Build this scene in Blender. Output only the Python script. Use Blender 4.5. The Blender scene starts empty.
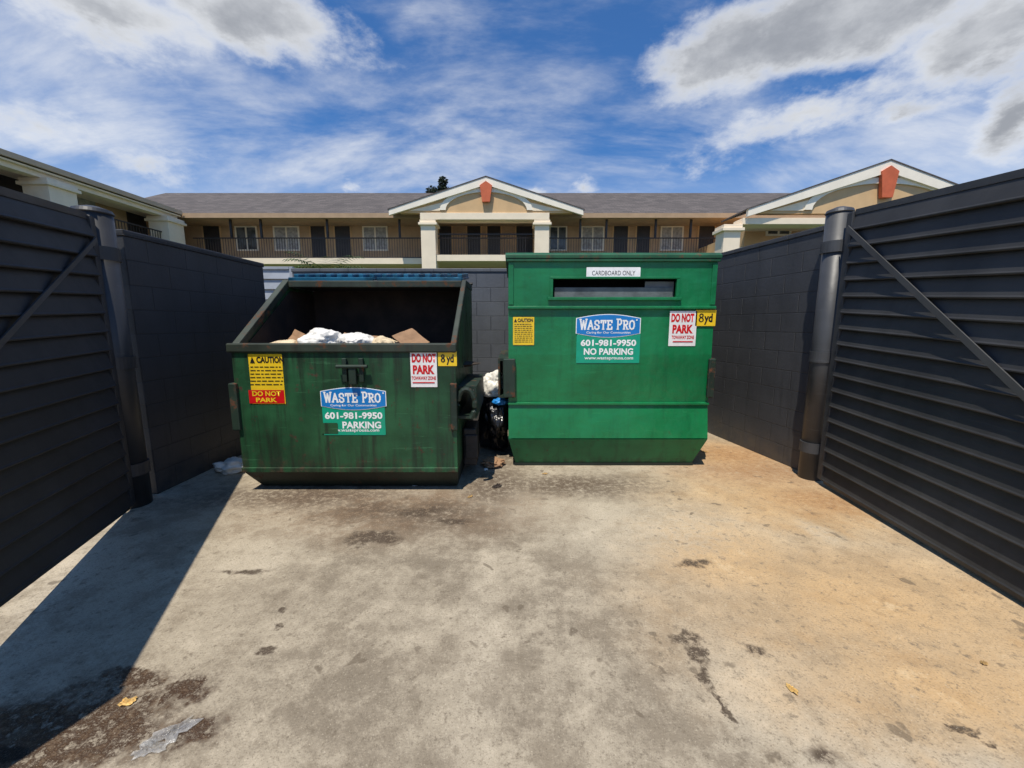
import bpy, bmesh, math, random
from mathutils import Vector, Matrix, noise as mn
R=math.radians
S=bpy.context.scene; C=S.collection
random.seed(4)
F=400.0; PITCH=R(8.4); H=1.5; cp=math.cos(PITCH); sp=math.sin(PITCH)
def ray(u,v):
    dx=(u-512)/F; dy=(384-v)/F
    return dx, cp+dy*sp, dy*cp-sp
def P(u,v,Y):
    x,y,z=ray(u,v); t=Y/y; return Vector((x*t,Y,H+z*t))
def G(u,v):
    x,y,z=ray(u,v); t=-H/z; return Vector((x*t,y*t,0))
# ---------------------------------------------------------------- helpers
def finish(bm,name,mats,parent=None,smooth=False):
    bmesh.ops.recalc_face_normals(bm,faces=bm.faces[:])
    me=bpy.data.meshes.new(name); bm.to_mesh(me); bm.free()
    for m in (mats if isinstance(mats,(list,tuple)) else [mats]): me.materials.append(m)
    if smooth:
        for p in me.polygons: p.use_smooth=True
    o=bpy.data.objects.new(name,me); C.objects.link(o)
    if parent: o.parent=parent
    return o
def tag(o,label,cat,group=None):
    o['label']=label; o['category']=cat
    if group: o['group']=group
    return o
def thing(name,label,cat,loc=(0,0,0),rz=0,group=None):
    o=bpy.data.objects.new(name,None); C.objects.link(o); o.location=loc; o.rotation_euler=(0,0,rz)
    o.empty_display_size=.2
    return tag(o,label,cat,group)
def box(bm,x0,x1,y0,y1,z0,z1,bev=0,M=None):
    b=bmesh.new()
    bmesh.ops.create_cube(b,size=1)
    for v in b.verts:
        v.co=Vector(((x0+x1)/2+v.co.x*(x1-x0),(y0+y1)/2+v.co.y*(y1-y0),(z0+z1)/2+v.co.z*(z1-z0)))
    if bev: bmesh.ops.bevel(b,geom=b.edges[:],offset=bev,segments=2,affect='EDGES',profile=.5)
    if M is not None: b.transform(M)
    t=bpy.data.meshes.new('t'); b.to_mesh(t); b.free(); bm.from_mesh(t); bpy.data.meshes.remove(t)
def prism(bm,prof,a0,a1,ax,bev=0):
    mk=(lambda a,p,q:(a,p,q)) if ax=='x' else (lambda a,p,q:(p,a,q))
    b=bmesh.new()
    a=[b.verts.new(mk(a0,p,q)) for p,q in prof]; c=[b.verts.new(mk(a1,p,q)) for p,q in prof]
    n=len(prof); b.faces.new(a); b.faces.new(c[::-1])
    for i in range(n): b.faces.new((a[i],c[i],c[(i+1)%n],a[(i+1)%n]))
    bmesh.ops.recalc_face_normals(b,faces=b.faces[:])
    if bev: bmesh.ops.bevel(b,geom=b.edges[:],offset=bev,segments=2,affect='EDGES',profile=.5)
    t=bpy.data.meshes.new('t'); b.to_mesh(t); b.free(); bm.from_mesh(t); bpy.data.meshes.remove(t)
def prism_x(bm,prof,x0,x1,bev=0): prism(bm,prof,x0,x1,'x',bev)
def prism_y(bm,prof,y0,y1): prism(bm,prof,y0,y1,'y')
def frustum(bm,top,bot):
    q=lambda r:[bm.verts.new((x,y,r[4])) for x,y in ((r[0],r[2]),(r[1],r[2]),(r[1],r[3]),(r[0],r[3]))]
    a=q(top); b=q(bot); bm.faces.new(a); bm.faces.new(b[::-1])
    for i in range(4): bm.faces.new((a[i],b[i],b[(i+1)%4],a[(i+1)%4]))
def tube(bm,pts,r,seg=10):
    pts=[Vector(p) for p in pts]; rings=[]
    for i,p in enumerate(pts):
        d=(pts[min(i+1,len(pts)-1)]-pts[max(i-1,0)]).normalized()
        a=d.orthogonal().normalized() if abs(d.z)>.99 else d.cross(Vector((0,0,1))).normalized()
        b=d.cross(a); rr=r[i] if isinstance(r,(list,tuple)) else r
        rings.append([bm.verts.new(p+a*math.cos(2*math.pi*k/seg)*rr+b*math.sin(2*math.pi*k/seg)*rr) for k in range(seg)])
    for i in range(len(rings)-1):
        for k in range(seg): bm.faces.new((rings[i][k],rings[i][(k+1)%seg],rings[i+1][(k+1)%seg],rings[i+1][k]))
    bm.faces.new(rings[0][::-1]); bm.faces.new(rings[-1])
def bar(bm,a,b,w,d,up=Vector((0,0,1))):
    a=Vector(a); b=Vector(b); L=(b-a).length; x=(b-a).normalized(); y=up.cross(x).normalized(); z=x.cross(y)
    M=Matrix((x,y,z)).transposed().to_4x4(); M.translation=(a+b)/2
    box(bm,-L/2,L/2,-d/2,d/2,-w/2,w/2,0,M)
def lump(name,mat,loc,rx,ry,rz,seed,amp=.35,freq=2.2,sub=4,parent=None,rot=0,crease=.12,smooth=False):
    bm=bmesh.new(); bmesh.ops.create_icosphere(bm,subdivisions=sub,radius=1)
    off=Vector((seed*7.1,seed*3.3,seed*1.7))
    for v in bm.verts:
        n=v.co.normalized()
        k=1+amp*mn.noise(n*freq+off)-crease*1.6*abs(mn.noise(n*freq*2.3+off))-crease*abs(mn.noise(n*freq*5+off))+crease*.6
        v.co=Vector((n.x*rx*k,n.y*ry*k,max(n.z*k,-.75)*rz))
    bm.transform(Matrix.Rotation(rot,4,'Z'))
    o=finish(bm,name,mat,parent,smooth); o.location=loc
    return o
# ---------------------------------------------------------------- node helpers
class NT:
    def __init__(s,nt): s.nt=nt
    def n(s,t,ins=None,**p):
        nd=s.nt.nodes.new(t)
        for k,v in p.items(): setattr(nd,k,v)
        for k,v in (ins or {}).items(): s.put(nd.inputs[k],v)
        return nd
    def put(s,i,v):
        if isinstance(v,bpy.types.NodeSocket): s.nt.links.new(v,i)
        else: i.default_value=v
    def m(s,op,a,b=0.0,c=None,clamp=False):
        nd=s.nt.nodes.new('ShaderNodeMath'); nd.operation=op; nd.use_clamp=clamp
        s.put(nd.inputs[0],a); s.put(nd.inputs[1],b)
        if c is not None: s.put(nd.inputs[2],c)
        return nd.outputs[0]
    def vm(s,op,a,b=(0,0,0)):
        nd=s.nt.nodes.new('ShaderNodeVectorMath'); nd.operation=op
        s.put(nd.inputs[0],a); s.put(nd.inputs[1],b)
        return nd.outputs[1] if op in('LENGTH','DOT_PRODUCT') else nd.outputs[0]
    def mix(s,f,a,b,bt='MIX'):
        nd=s.nt.nodes.new('ShaderNodeMix'); nd.data_type='RGBA'; nd.blend_type=bt
        c=lambda v: v if isinstance(v,bpy.types.NodeSocket) else (tuple(v)+(1,))[:4]
        s.put(nd.inputs[0],f); s.put(nd.inputs[6],c(a)); s.put(nd.inputs[7],c(b)); return nd.outputs[2]
    def mr(s,v,a,b,c=0.0,d=1.0,smooth=True):
        nd=s.nt.nodes.new('ShaderNodeMapRange'); nd.interpolation_type='SMOOTHSTEP' if smooth else 'LINEAR'
        s.put(nd.inputs[0],v)
        for i,x in enumerate((a,b,c,d)): nd.inputs[i+1].default_value=x
        return nd.outputs[0]
    def noise(s,vec,scale,detail=4,rough=.55,dist=0,col=False):
        nd=s.n('ShaderNodeTexNoise',{'Vector':vec,'Scale':scale,'Detail':detail,'Roughness':rough,'Distortion':dist})
        return nd.outputs[1] if col else nd.outputs[0]
    def scale(s,vec,v): return s.vm('MULTIPLY',vec,v)
def newmat(name):
    m=bpy.data.materials.new(name); m.use_nodes=True; nt=m.node_tree; nt.nodes.clear()
    N=NT(nt); out=nt.nodes.new('ShaderNodeOutputMaterial'); b=nt.nodes.new('ShaderNodeBsdfPrincipled')
    nt.links.new(b.outputs[0],out.inputs[0]); return m,N,b
def bump(N,b,h,strength=.4,dist=.01):
    bp=N.n('ShaderNodeBump',{'Height':h,'Strength':strength,'Distance':dist}); N.put(b.inputs['Normal'],bp.outputs[0])
def simple(name,col,rough=.7,var=.18,scale=6,bmp=.0,metal=0,dirt=None,world=False,alpha=1):
    m,N,b=newmat(name)
    v=N.n('ShaderNodeTexCoord').outputs['Object'] if not world else N.n('ShaderNodeNewGeometry').outputs['Position']
    n1=N.noise(v,scale,3,.6); f=N.mr(n1,.3,.7)
    c=N.mix(f,[x*(1-var) for x in col],[min(1,x*(1+var)) for x in col])
    if dirt:
        n2=N.noise(v,scale*.45,4,.65,.4); c=N.mix(N.mr(n2,.5,.72,0,dirt[1]),c,dirt[0])
    N.put(b.inputs['Base Color'],c); b.inputs['Roughness'].default_value=rough; b.inputs['Metallic'].default_value=metal
    if alpha<1: b.inputs['Alpha'].default_value=alpha
    if bmp: bump(N,b,N.noise(v,scale*6,2,.6),bmp,.01)
    return m
def paint(name,col,rough=.45,fade=.25,streak=.5,rust=.3,dirtcol=(.02,.018,.014),rustcol=(.10,.035,.012),bottom=0,top=None,wave=.0,scuff=.35):
    m,N,b=newmat(name)
    v=N.n('ShaderNodeTexCoord').outputs['Object']; z=N.n('ShaderNodeSeparateXYZ',{0:v}).outputs[2]
    big=N.noise(v,1.6,3,.6)
    c=N.mix(N.mr(big,.3,.72),[x*(1-fade) for x in col],[x*(1+fade)+.004 for x in col])
    st=N.noise(N.scale(v,(9,9,.7)),1.6,4,.65)
    c=N.mix(N.mr(st,.48,.75,0,streak),c,dirtcol)
    sc=N.noise(N.scale(v,(1.2,2,14)),2.2,5,.7,.6)
    c=N.mix(N.mr(sc,.60,.70,0,scuff),c,[x*1.8+.025 for x in col])
    fine=N.noise(v,9,6,.72)
    ru=N.mr(fine,.66-.12*rust,.74-.1*rust)
    ru=N.m('MULTIPLY',ru,min(1,rust*1.5))
    if bottom:
        bz=N.m('MULTIPLY',N.mr(z,bottom,0,0,1),N.mr(st,.35,.6)); c=N.mix(N.m('MULTIPLY',bz,.75),c,dirtcol)
        bz2=N.m('MULTIPLY',N.mr(z,bottom*.6,0,0,1),N.mr(fine,.48,.62)); ru=N.m('MAXIMUM',ru,N.m('MULTIPLY',bz2,rust*1.6,clamp=True))
    if top:
        tz=N.m('MULTIPLY',N.mr(z,top[0],top[1],0,1),N.mr(st,.36,.58)); c=N.mix(N.m('MULTIPLY',tz,.75),c,dirtcol)
    c=N.mix(ru,c,rustcol)
    N.put(b.inputs['Base Color'],c)
    N.put(b.inputs['Roughness'],N.m('ADD',N.m('MULTIPLY',ru,.35),N.m('ADD',rough-.08,N.m('MULTIPLY',fine,.18))))
    h=N.noise(v,2.2,4,.45)
    bump(N,b,h,.5,.02+wave*.12)
    return m
def blockmat(name,col,mort):
    m,N,b=newmat(name)
    v=N.n('ShaderNodeTexCoord').outputs['Object']; s=N.n('ShaderNodeSeparateXYZ',{0:v})
    vec=N.n('ShaderNodeCombineXYZ',{0:s.outputs[0],1:s.outputs[2],2:0.0}).outputs[0]
    br=N.n('ShaderNodeTexBrick',{'Vector':vec,'Scale':1.0,'Mortar Size':.006,'Mortar Smooth':.4,'Brick Width':.406,'Row Height':.203,'Bias':0.0,'Color1':(.35,.35,.35,1),'Color2':(.65,.65,.65,1),'Mortar':(.5,.5,.5,1)})
    mo=br.outputs['Fac']
    n1=N.noise(v,2.0,3,.6); n2=N.noise(v,30,4,.7)
    c=N.mix(N.mr(n1,.3,.7),[x*.82 for x in col],[x*1.15 for x in col])
    c=N.mix(N.m('MULTIPLY',br.outputs['Color'],.25),c,[x*1.5 for x in col])
    c=N.mix(N.mr(n2,.6,.75,0,.35),c,[x*1.9 for x in col])
    st=N.noise(N.scale(v,(7,7,.5)),1.5,4,.65); c=N.mix(N.mr(st,.5,.75,0,.45),c,[x*.5 for x in col])
    c=N.mix(N.m('MULTIPLY',mo,.6),c,mort)
    bz=N.m('MULTIPLY',N.mr(s.outputs[2],.45,0,0,1),N.mr(N.noise(v,5,4,.7),.35,.65)); c=N.mix(N.m('MULTIPLY',bz,.5),c,(.11,.09,.065))
    N.put(b.inputs['Base Color'],c); b.inputs['Roughness'].default_value=.55
    h=N.m('SUBTRACT',N.m('MULTIPLY',n2,.22),mo); bump(N,b,h,.9,.012)
    return m
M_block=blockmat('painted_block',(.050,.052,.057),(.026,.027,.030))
M_blockk=blockmat('painted_block_shaded',(.031,.032,.036),(.017,.018,.020))  # same block paint, darkened in colour for the wall in shade
M_blockb=blockmat('painted_block_back',(.095,.10,.110),(.055,.058,.066))
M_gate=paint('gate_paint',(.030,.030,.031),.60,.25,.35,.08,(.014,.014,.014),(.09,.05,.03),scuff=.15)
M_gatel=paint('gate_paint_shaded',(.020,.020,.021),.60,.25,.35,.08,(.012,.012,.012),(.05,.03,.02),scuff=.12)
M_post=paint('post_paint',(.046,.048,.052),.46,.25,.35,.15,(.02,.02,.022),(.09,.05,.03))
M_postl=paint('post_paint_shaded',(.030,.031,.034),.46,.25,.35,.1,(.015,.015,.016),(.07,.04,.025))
M_brace=paint('brace_paint',(.062,.063,.066),.5,.2,.3,.1)
M_greenL=paint('worn_green_paint',(.013,.076,.027),.5,.45,.85,.7,(.010,.013,.008),(.060,.028,.014),.65,(.90,1.33),.3,.7)
M_greenR=paint('bright_green_paint',(.004,.165,.052),.36,.16,.34,.14,(.004,.055,.022),(.06,.03,.012),.45,None,.5,.25)
M_greenR2=paint('bright_green_lower_paint',(.004,.165,.050),.36,.16,.3,.2,(.004,.055,.022),(.06,.03,.012),.4,None,.5,.3)
M_skirtR=paint('green_base_paint',(.004,.14,.044),.45,.2,.4,.45,(.008,.03,.014),(.06,.03,.015),.14,None,.2)
M_rimL=paint('rusty_rim_metal',(.025,.035,.022),.6,.4,.6,.95,(.02,.014,.01),(.10,.042,.018))
M_rimR=paint('rusty_green_trim',(.010,.085,.032),.5,.3,.6,.7,(.02,.018,.012),(.11,.055,.028))
M_pocket=paint('worn_pocket_metal',(.012,.03,.018),.6,.4,.6,.9,(.008,.008,.006),(.12,.045,.02))
M_black=simple('black_steel',(.012,.012,.013),.55,.3,8,.3,dirt=((.05,.03,.02),.6))
M_inside=simple('rusted_inner_steel',(.022,.013,.009),.8,.5,4,.4,dirt=((.004,.003,.003),.8))
M_lid=simple('sky_tinted_black_lid_plastic',(.015,.10,.17),.3,.5,5,.15)  # black plastic with the blue of reflected sky put into its colour
M_under=paint('dark_base_metal',(.006,.014,.009),.55,.3,.5,.5,(.01,.01,.008),(.05,.02,.01))
M_slot=simple('dark_slot_inside',(.006,.006,.006),.8,.3,5)
def sticker_mat(name,col,rough=.35,wear=.1,wc=(.12,.12,.1)): return simple(name,col,rough,.07,9,.0,dirt=(wc,wear))
K_white=sticker_mat('sticker_white',(.84,.83,.80),.4,.2,(.55,.52,.46)); K_red=sticker_mat('sticker_red',(.62,.008,.012)); K_yel=sticker_mat('sticker_yellow',(.88,.58,.02),.4,.25,(.5,.30,.03))
K_blk=sticker_mat('sticker_black',(.015,.015,.015)); K_blue=sticker_mat('sticker_blue',(.008,.20,.56)); K_grn=sticker_mat('sticker_green',(.004,.34,.20)); K_txt=sticker_mat('lettering_white',(.9,.9,.88))
M_tan=simple('tan_stucco',(.54,.36,.21),.85,.08,2,.1)
M_tan2=simple('warm_tan_stucco',(.68,.45,.23),.85,.06,2,.1)
M_cream=simple('cream_stucco',(.92,.78,.58),.8,.04,2,.05)
M_wtrim=simple('white_trim',(.95,.86,.70),.6,.04,2)
M_eave=simple('tan_eave_board',(.60,.45,.30),.7,.06,2)
M_terra=simple('terracotta_panel',(.60,.13,.05),.7,.1,3)
M_door=simple('dark_door',(.035,.03,.03),.5,.2,3)
M_glass=simple('window_glass',(.10,.11,.12),.12,.5,2.2)
M_curt=simple('pale_curtain',(.42,.40,.38),.8,.25,7)
M_rail=simple('black_railing',(.035,.028,.024),.5,.1,3)
M_soff=simple('brown_soffit',(.44,.30,.18),.8,.08,2)
def roofmat():
    m,N,b=newmat('roof_shingles'); v=N.n('ShaderNodeTexCoord').outputs['Object']
    s=N.n('ShaderNodeSeparateXYZ',{0:v}); vec=N.n('ShaderNodeCombineXYZ',{0:N.m('ADD',s.outputs[0],N.m('MULTIPLY',s.outputs[1],.001)),1:N.m('MULTIPLY',s.outputs[2],2.2),2:0.0}).outputs[0]
    br=N.n('ShaderNodeTexBrick',{'Vector':vec,'Scale':1.0,'Mortar Size':.012,'Brick Width':.45,'Row Height':.2,'Color1':(.070,.060,.056,1),'Color2':(.135,.115,.105,1),'Mortar':(.04,.035,.035,1)})
    c=N.mix(N.mr(N.noise(v,.6,4,.65),.35,.7,0,.6),br.outputs['Color'],(.080,.068,.062)); N.put(b.inputs['Base Color'],c); b.inputs['Roughness'].default_value=.9
    return m
M_roof=roofmat()
# ---------------------------------------------------------------- ground
def ground_mat():
    m,N,b=newmat('stained_concrete')
    pos=N.n('ShaderNodeNewGeometry').outputs['Position']
    wc=N.noise(pos,3.2,4,.65,0,True); wfc=N.noise(pos,15,3,.65,0,True)
    warp=N.vm('SUBTRACT',wc,(.5,.5,.5)); warpf=N.vm('SUBTRACT',wfc,(.5,.5,.5))
    n_big=N.noise(pos,.75,3,.6); n_mid=N.noise(pos,2.4,8,.78,0); n_f=N.noise(pos,18,6,.8); n_ff=N.noise(pos,95,2,.8)
    c=N.mix(N.mr(n_big,.3,.7),(.37,.325,.26),(.46,.405,.325))
    c=N.mix(N.mr(n_mid,.46,.60,0,.8),c,(.25,.21,.16))
    c=N.mix(N.mr(n_mid,.46,.32,0,.55),c,(.56,.495,.405))
    def ell(u,v,ru,rv,w=.35,soft=.5,wf=0.0):
        g=G(u,v); rx=abs((G(u+ru,v)-G(u-ru,v)).x)/2; ry=abs((G(u,v+rv)-G(u,v-rv)).y)/2
        p=N.vm('ADD',pos,N.scale(warp,(w,w,0)))
        if wf: p=N.vm('ADD',p,N.scale(warpf,(wf,wf,0)))
        q=N.scale(N.vm('SUBTRACT',p,(g.x,g.y,0)),(1/rx,1/ry,0))
        return N.mr(N.vm('LENGTH',q),1.0+soft*.5,1.0-soft)
    def mx(l):
        r=l[0]
        for x in l[1:]: r=N.m('MAXIMUM',r,x)
        return r
    g1=mx([ell(420,560,190,90,.7,.9),ell(330,690,190,90,.7,.9),ell(560,640,140,120,.7,.9),ell(520,730,260,60,.7,.9)])
    c=N.mix(N.m('MULTIPLY',g1,N.mr(n_mid,.38,.60,.20,.88)),c,(.195,.165,.128))
    g2=mx([ell(880,600,230,85,.6,.95),ell(780,500,130,40,.6,.9),ell(960,690,200,75,.6,.9),ell(740,560,100,64,.5,.95),ell(720,455,60,20,.4,.9)])
    c=N.mix(N.m('MULTIPLY',g2,N.mr(n_mid,.35,.65,.95,.6)),c,(.52,.345,.175))
    c=N.mix(N.m('MULTIPLY',N.m('MULTIPLY',g2,N.mr(wc,.48,.66)),.5),c,(.36,.22,.10))
    c=N.mix(N.m('MULTIPLY',N.m('MULTIPLY',g2,N.mr(n_mid,.46,.36)),.6),c,(.60,.47,.31))
    g2b=mx([ell(770,470,100,16,.4,.9),ell(740,455,60,14,.3,.8),ell(830,500,70,16,.4,.9)])
    c=N.mix(N.m('MULTIPLY',g2b,N.mr(n_f,.35,.6,.3,.85)),c,(.34,.18,.075))
    g2c=mx([ell(400,508,170,28,.5,.9)]); c=N.mix(N.m('MULTIPLY',g2c,N.mr(n_mid,.4,.6,.3,.85)),c,(.24,.16,.10))
    g3=mx([ell(820,532,16,14,.2,.6),ell(520,505,50,16,.4,.9),ell(650,525,110,30,.4,.9),ell(480,640,22,110,.3,.9),ell(250,560,50,36,.5,.9)])
    c=N.mix(N.m('MULTIPLY',g3,N.mr(n_f,.35,.65,.05,.6)),c,(.57,.51,.42))
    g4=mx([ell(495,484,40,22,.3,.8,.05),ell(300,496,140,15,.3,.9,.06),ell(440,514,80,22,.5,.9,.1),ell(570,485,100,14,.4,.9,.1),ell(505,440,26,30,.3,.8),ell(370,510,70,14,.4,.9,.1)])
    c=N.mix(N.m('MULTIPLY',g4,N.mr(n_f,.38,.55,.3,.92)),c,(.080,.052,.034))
    g5=mx([ell(374,537,30,7,.34,.4,.12),ell(265,650,10,6,.10,.35,.07),ell(281,611,5,4,.08,.4,.06),ell(276,628,4,4,.08,.4,.06),
           ell(697,563,20,4,.2,.45,.10),ell(684,636,14,9,.2,.4,.13),ell(698,655,9,14,.2,.4,.10),ell(706,678,5,14,.12,.5,.08),
           ell(755,651,13,5,.16,.6,.10),ell(725,706,3,20,.14,.5,.10),
           ell(826,756,16,12,.08,.7,.05),ell(963,733,22,5,.2,.4,.10),ell(990,746,8,4,.14,.4,.08),
           ell(240,572,30,3,.22,.6,.10),ell(450,523,24,3,.3,.7,.10),ell(420,512,30,4,.3,.7,.1)])
    c=N.mix(N.m('MULTIPLY',g5,N.mr(n_f,.40,.52,.3,.95)),c,(.055,.036,.023))
    g6=mx([ell(70,728,120,42,.3,.4,.3),ell(185,690,30,12,.25,.4,.2),ell(130,682,38,12,.25,.4,.2),ell(10,765,60,22,.15,.4,.1),ell(190,728,34,18,.2,.6,.2)])
    c=N.mix(N.m('MULTIPLY',g6,N.mr(n_f,.40,.49,.35,.98)),c,N.mix(N.mr(n_f,.50,.60),(.045,.022,.010),(.11,.065,.036)))
    g7=ell(8,754,24,9,.03,.3); c=N.mix(g7,c,(.004,.004,.004))
    sp1=N.m('MULTIPLY',N.mr(N.noise(pos,8,2,.5,.3),.66,.70),N.mr(n_big,.38,.55)); c=N.mix(N.m('MULTIPLY',sp1,.65),c,(.11,.085,.06))
    c=N.mix(N.mr(n_f,.53,.67,0,.78),c,(.15,.122,.09)); c=N.mix(N.mr(n_f,.42,.28,0,.35),c,(.60,.54,.44)); c=N.mix(N.mr(n_ff,.54,.70,0,.65),c,(.13,.108,.082)); c=N.mix(N.mr(n_ff,.42,.25,0,.45),c,(.64,.58,.48))
    c=N.mix(1.0,c,(1.0,.965,.885),'MULTIPLY')
    N.put(b.inputs['Base Color'],c)
    wet=N.m('MAXIMUM',g7,N.m('MULTIPLY',g6,N.mr(n_f,.40,.52,.3,1.0)))
    N.put(b.inputs['Roughness'],N.m('SUBTRACT',.9,N.m('MULTIPLY',wet,.5)))
    h=N.noise(pos,24,5,.85); bump(N,b,h,.6,.012)
    return m
M_conc=ground_mat()
M_asph=simple('asphalt',(.055,.055,.055),.9,.25,3,.4,world=True)
def sheet(name,x0,x1,y0,y1,z,mat):
    bm=bmesh.new(); vs=[bm.verts.new(p) for p in ((x0,y0,z),(x1,y0,z),(x1,y1,z),(x0,y1,z))]; bm.faces.new(vs)
    o=finish(bm,name,mat); o['kind']='structure'; return o
sheet('ground',-600,600,-600,600,-.006,M_asph)
sheet('concrete_pad',-7,7,-6,6.4,0,M_conc)
M_grass=simple('bank_grass',(.05,.085,.025),.95,.4,3,.5,world=True)
bm=bmesh.new(); prism_x(bm,[(9.5,-.1),(12.5,1.9),(40,1.9),(40,-.1)],-45,45)
o=finish(bm,'embankment',M_grass); o['kind']='structure'
# ---------------------------------------------------------------- block walls
def wall(a,b,h,mat,label,t=.2,flip=1):
    a=Vector(a+(0,)); b=Vector(b+(0,)); L=(b-a).length
    bm=bmesh.new(); box(bm,0,L,0 if flip>0 else -t,t if flip>0 else 0,0,h-.05,.006); box(bm,-.008,L+.008,(-.012 if flip>0 else -t-.012),(t+.012 if flip>0 else .012),h-.05,h,.008)
    o=finish(bm,'block_wall',mat); o.location=a; o.rotation_euler=(0,0,math.atan2((b-a).y,(b-a).x))
    return tag(o,label,'wall')
wall((-3.17,3.40),(-3.15,5.22),2.27,M_blockk,'slate painted, shade-darkened concrete block side wall left of the open green dumpster')
wall((2.985,4.0),(2.70,5.88),2.44,M_block,'slate grey painted concrete block side wall right of the cardboard dumpster',flip=-1)
wall((-3.15,5.9),(2.95,5.9),2.3,M_blockb,'lighter grey painted block wall across the back behind both dumpsters')
t=thing('louvred_fence','pale grey louvred fence panel glimpsed beyond the end of the left block wall','fence',(-4.6,5.96,0))
M_pale=simple('pale_grey_metal',(.30,.32,.35),.5,.1,4)
bm=bmesh.new()
for i in range(15): prism_x(bm,[(0,.12+i*.145),(-.03,.13+i*.145),(-.002,.26+i*.145),(.012,.26+i*.145)],.06,1.39)
finish(bm,'slat_infill',M_pale,t)
bm=bmesh.new(); box(bm,0,.058,-.03,.03,0,2.33,.005); box(bm,1.392,1.445,-.03,.03,0,2.33,.005); box(bm,.06,1.39,-.03,.03,2.29,2.33,.005); finish(bm,'frame',M_pale,t)
# ---------------------------------------------------------------- posts
def post(x,y,h,r,label,strap_dir,mt):
    t=thing('gate_post',label,'post',(x,y,0))
    bm=bmesh.new(); tube(bm,[(0,0,0),(0,0,h-.03)],r,32); o=finish(bm,'shaft',mt,t)
    for f in o.data.polygons: f.use_smooth=len(f.vertices)==4
    bm=bmesh.new(); tube(bm,[(0,0,h-.028),(0,0,h-.02),(0,0,h+.005),(0,0,h+.03)],[r*1.03,r*1.08,r*.98,r*.35],32); finish(bm,'cap',mt,t)
    for z in (.32,1.2,h-.32):
        bm=bmesh.new(); tube(bm,[(0,0,z-.05),(0,0,z+.05)],r+.012,32)
        bar(bm,(0,0,z),(strap_dir[0]*.22,strap_dir[1]*.22,z),.07,.03); tube(bm,[(strap_dir[0]*.15,strap_dir[1]*.15,z-.07),(strap_dir[0]*.15,strap_dir[1]*.15,z+.07)],.022,12)
        finish(bm,'hinge_strap',mt,t)
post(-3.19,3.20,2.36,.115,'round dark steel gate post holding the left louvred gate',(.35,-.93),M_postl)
post(2.96,3.80,2.52,.100,'round grey steel gate post holding the right louvred gate',(-.02,-1),M_post)
# ---------------------------------------------------------------- gates
def gate(hinge,end,L,side,n,b0,bk,h0,hk,label,brace,mg,mp,mb,bw):
    d=Vector((end[0]-hinge[0],end[1]-hinge[1],0)).normalized()
    t=thing('louvred_gate',label,'gate',(hinge[0],hinge[1],0),math.atan2(d.y,d.x))
    zb=lambda x:b0+bk*x; zt=lambda x:h0+hk*x
    s=side
    bm=bmesh.new()
    def Z(x,f): return zb(x)+(zt(x)-zb(x))*f
    xs=[.07,L-.05]
    for i in range(n):
        f0=i/n; f1=(i+1)/n; df=f1-f0
        prof=[(0.0,f1+.08*df),(.006,f1-.02*df),(.036,f0+.20*df),(.042,f0+.13*df),(.040,f0+.07*df),(.022,f0+.05*df),(.010,f0+.10*df),(-.008,f0+.0*df),(-.008,f1+.06*df)]
        prof=[(y,min(f,1.0)) for y,f in prof]
        rings=[[bm.verts.new((x,s*y,Z(x,f))) for y,f in prof] for x in xs]
        m_=len(prof)
        for k in range(m_): bm.faces.new((rings[0][k],rings[1][k],rings[1][(k+1)%m_],rings[0][(k+1)%m_]))
        bm.faces.new(rings[0]); bm.faces.new(rings[1])
    finish(bm,'slat_infill',mg,t)
    bm=bmesh.new()
    for x0,x1 in ((0,.068),(L-.048,L)):
        box(bm,x0,x1,-.03,.03,zb(x0),zt(x0)+.02,.005)
    for zz in (lambda x:zb(x)-.025, lambda x:zt(x)+.0):
        bar(bm,(.07,-s*.012,zz(.07)+.02),(L-.05,-s*.012,zz(L-.05)+.02),.045,.05)
    bar(bm,(.07,-s*.02,(zb(0)+zt(0))/2),(L-.05,-s*.02,(zb(L)+zt(L))/2),.05,.02)
    finish(bm,'frame',mp,t)
    (xa,za),(xb,zb_)=brace
    bm=bmesh.new(); bar(bm,(xa,s*.050,za),(xb,s*.050,zb_),bw,.008,Vector((0,0,1))); finish(bm,'brace',mb,t)
    return t
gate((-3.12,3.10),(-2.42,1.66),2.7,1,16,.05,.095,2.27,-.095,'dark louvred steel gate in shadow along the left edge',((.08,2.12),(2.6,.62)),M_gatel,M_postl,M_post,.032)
gate((2.95,3.66),(2.78,1.97),3.0,-1,17,.05,-.005,2.44,-.10,'dark louvred steel gate with pale diagonal brace along the right edge',((.05,2.33),(2.85,.10)),M_gate,M_post,M_brace,.042)
# ---------------------------------------------------------------- stickers
def text_mesh(s,off=.02):
    cu=bpy.data.curves.new('t','FONT'); cu.body=s; cu.offset=off; cu.resolution_u=3
    ob=bpy.data.objects.new('t',cu); C.objects.link(ob); dg=bpy.context.evaluated_depsgraph_get()
    me=bpy.data.meshes.new_from_object(ob.evaluated_get(dg)); bpy.data.objects.remove(ob); bpy.data.curves.remove(cu)
    return me
def lettering(s,x0,x1,z0,z1,y,mat,parent,off=.02,name='lettering'):
    me=text_mesh(s,off); xs=[v.co.x for v in me.vertices]; ys=[v.co.y for v in me.vertices]
    a,b_,c_,d_=min(xs),max(xs),min(ys),max(ys)
    for v in me.vertices: v.co=Vector((x0+(v.co.x-a)/(b_-a)*(x1-x0),y,z0+(v.co.y-c_)/(d_-c_)*(z1-z0)))
    me.name=name; me.materials.clear(); me.materials.append(mat)
    o=bpy.data.objects.new(name,me); C.objects.link(o); o.parent=parent; return o
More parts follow.
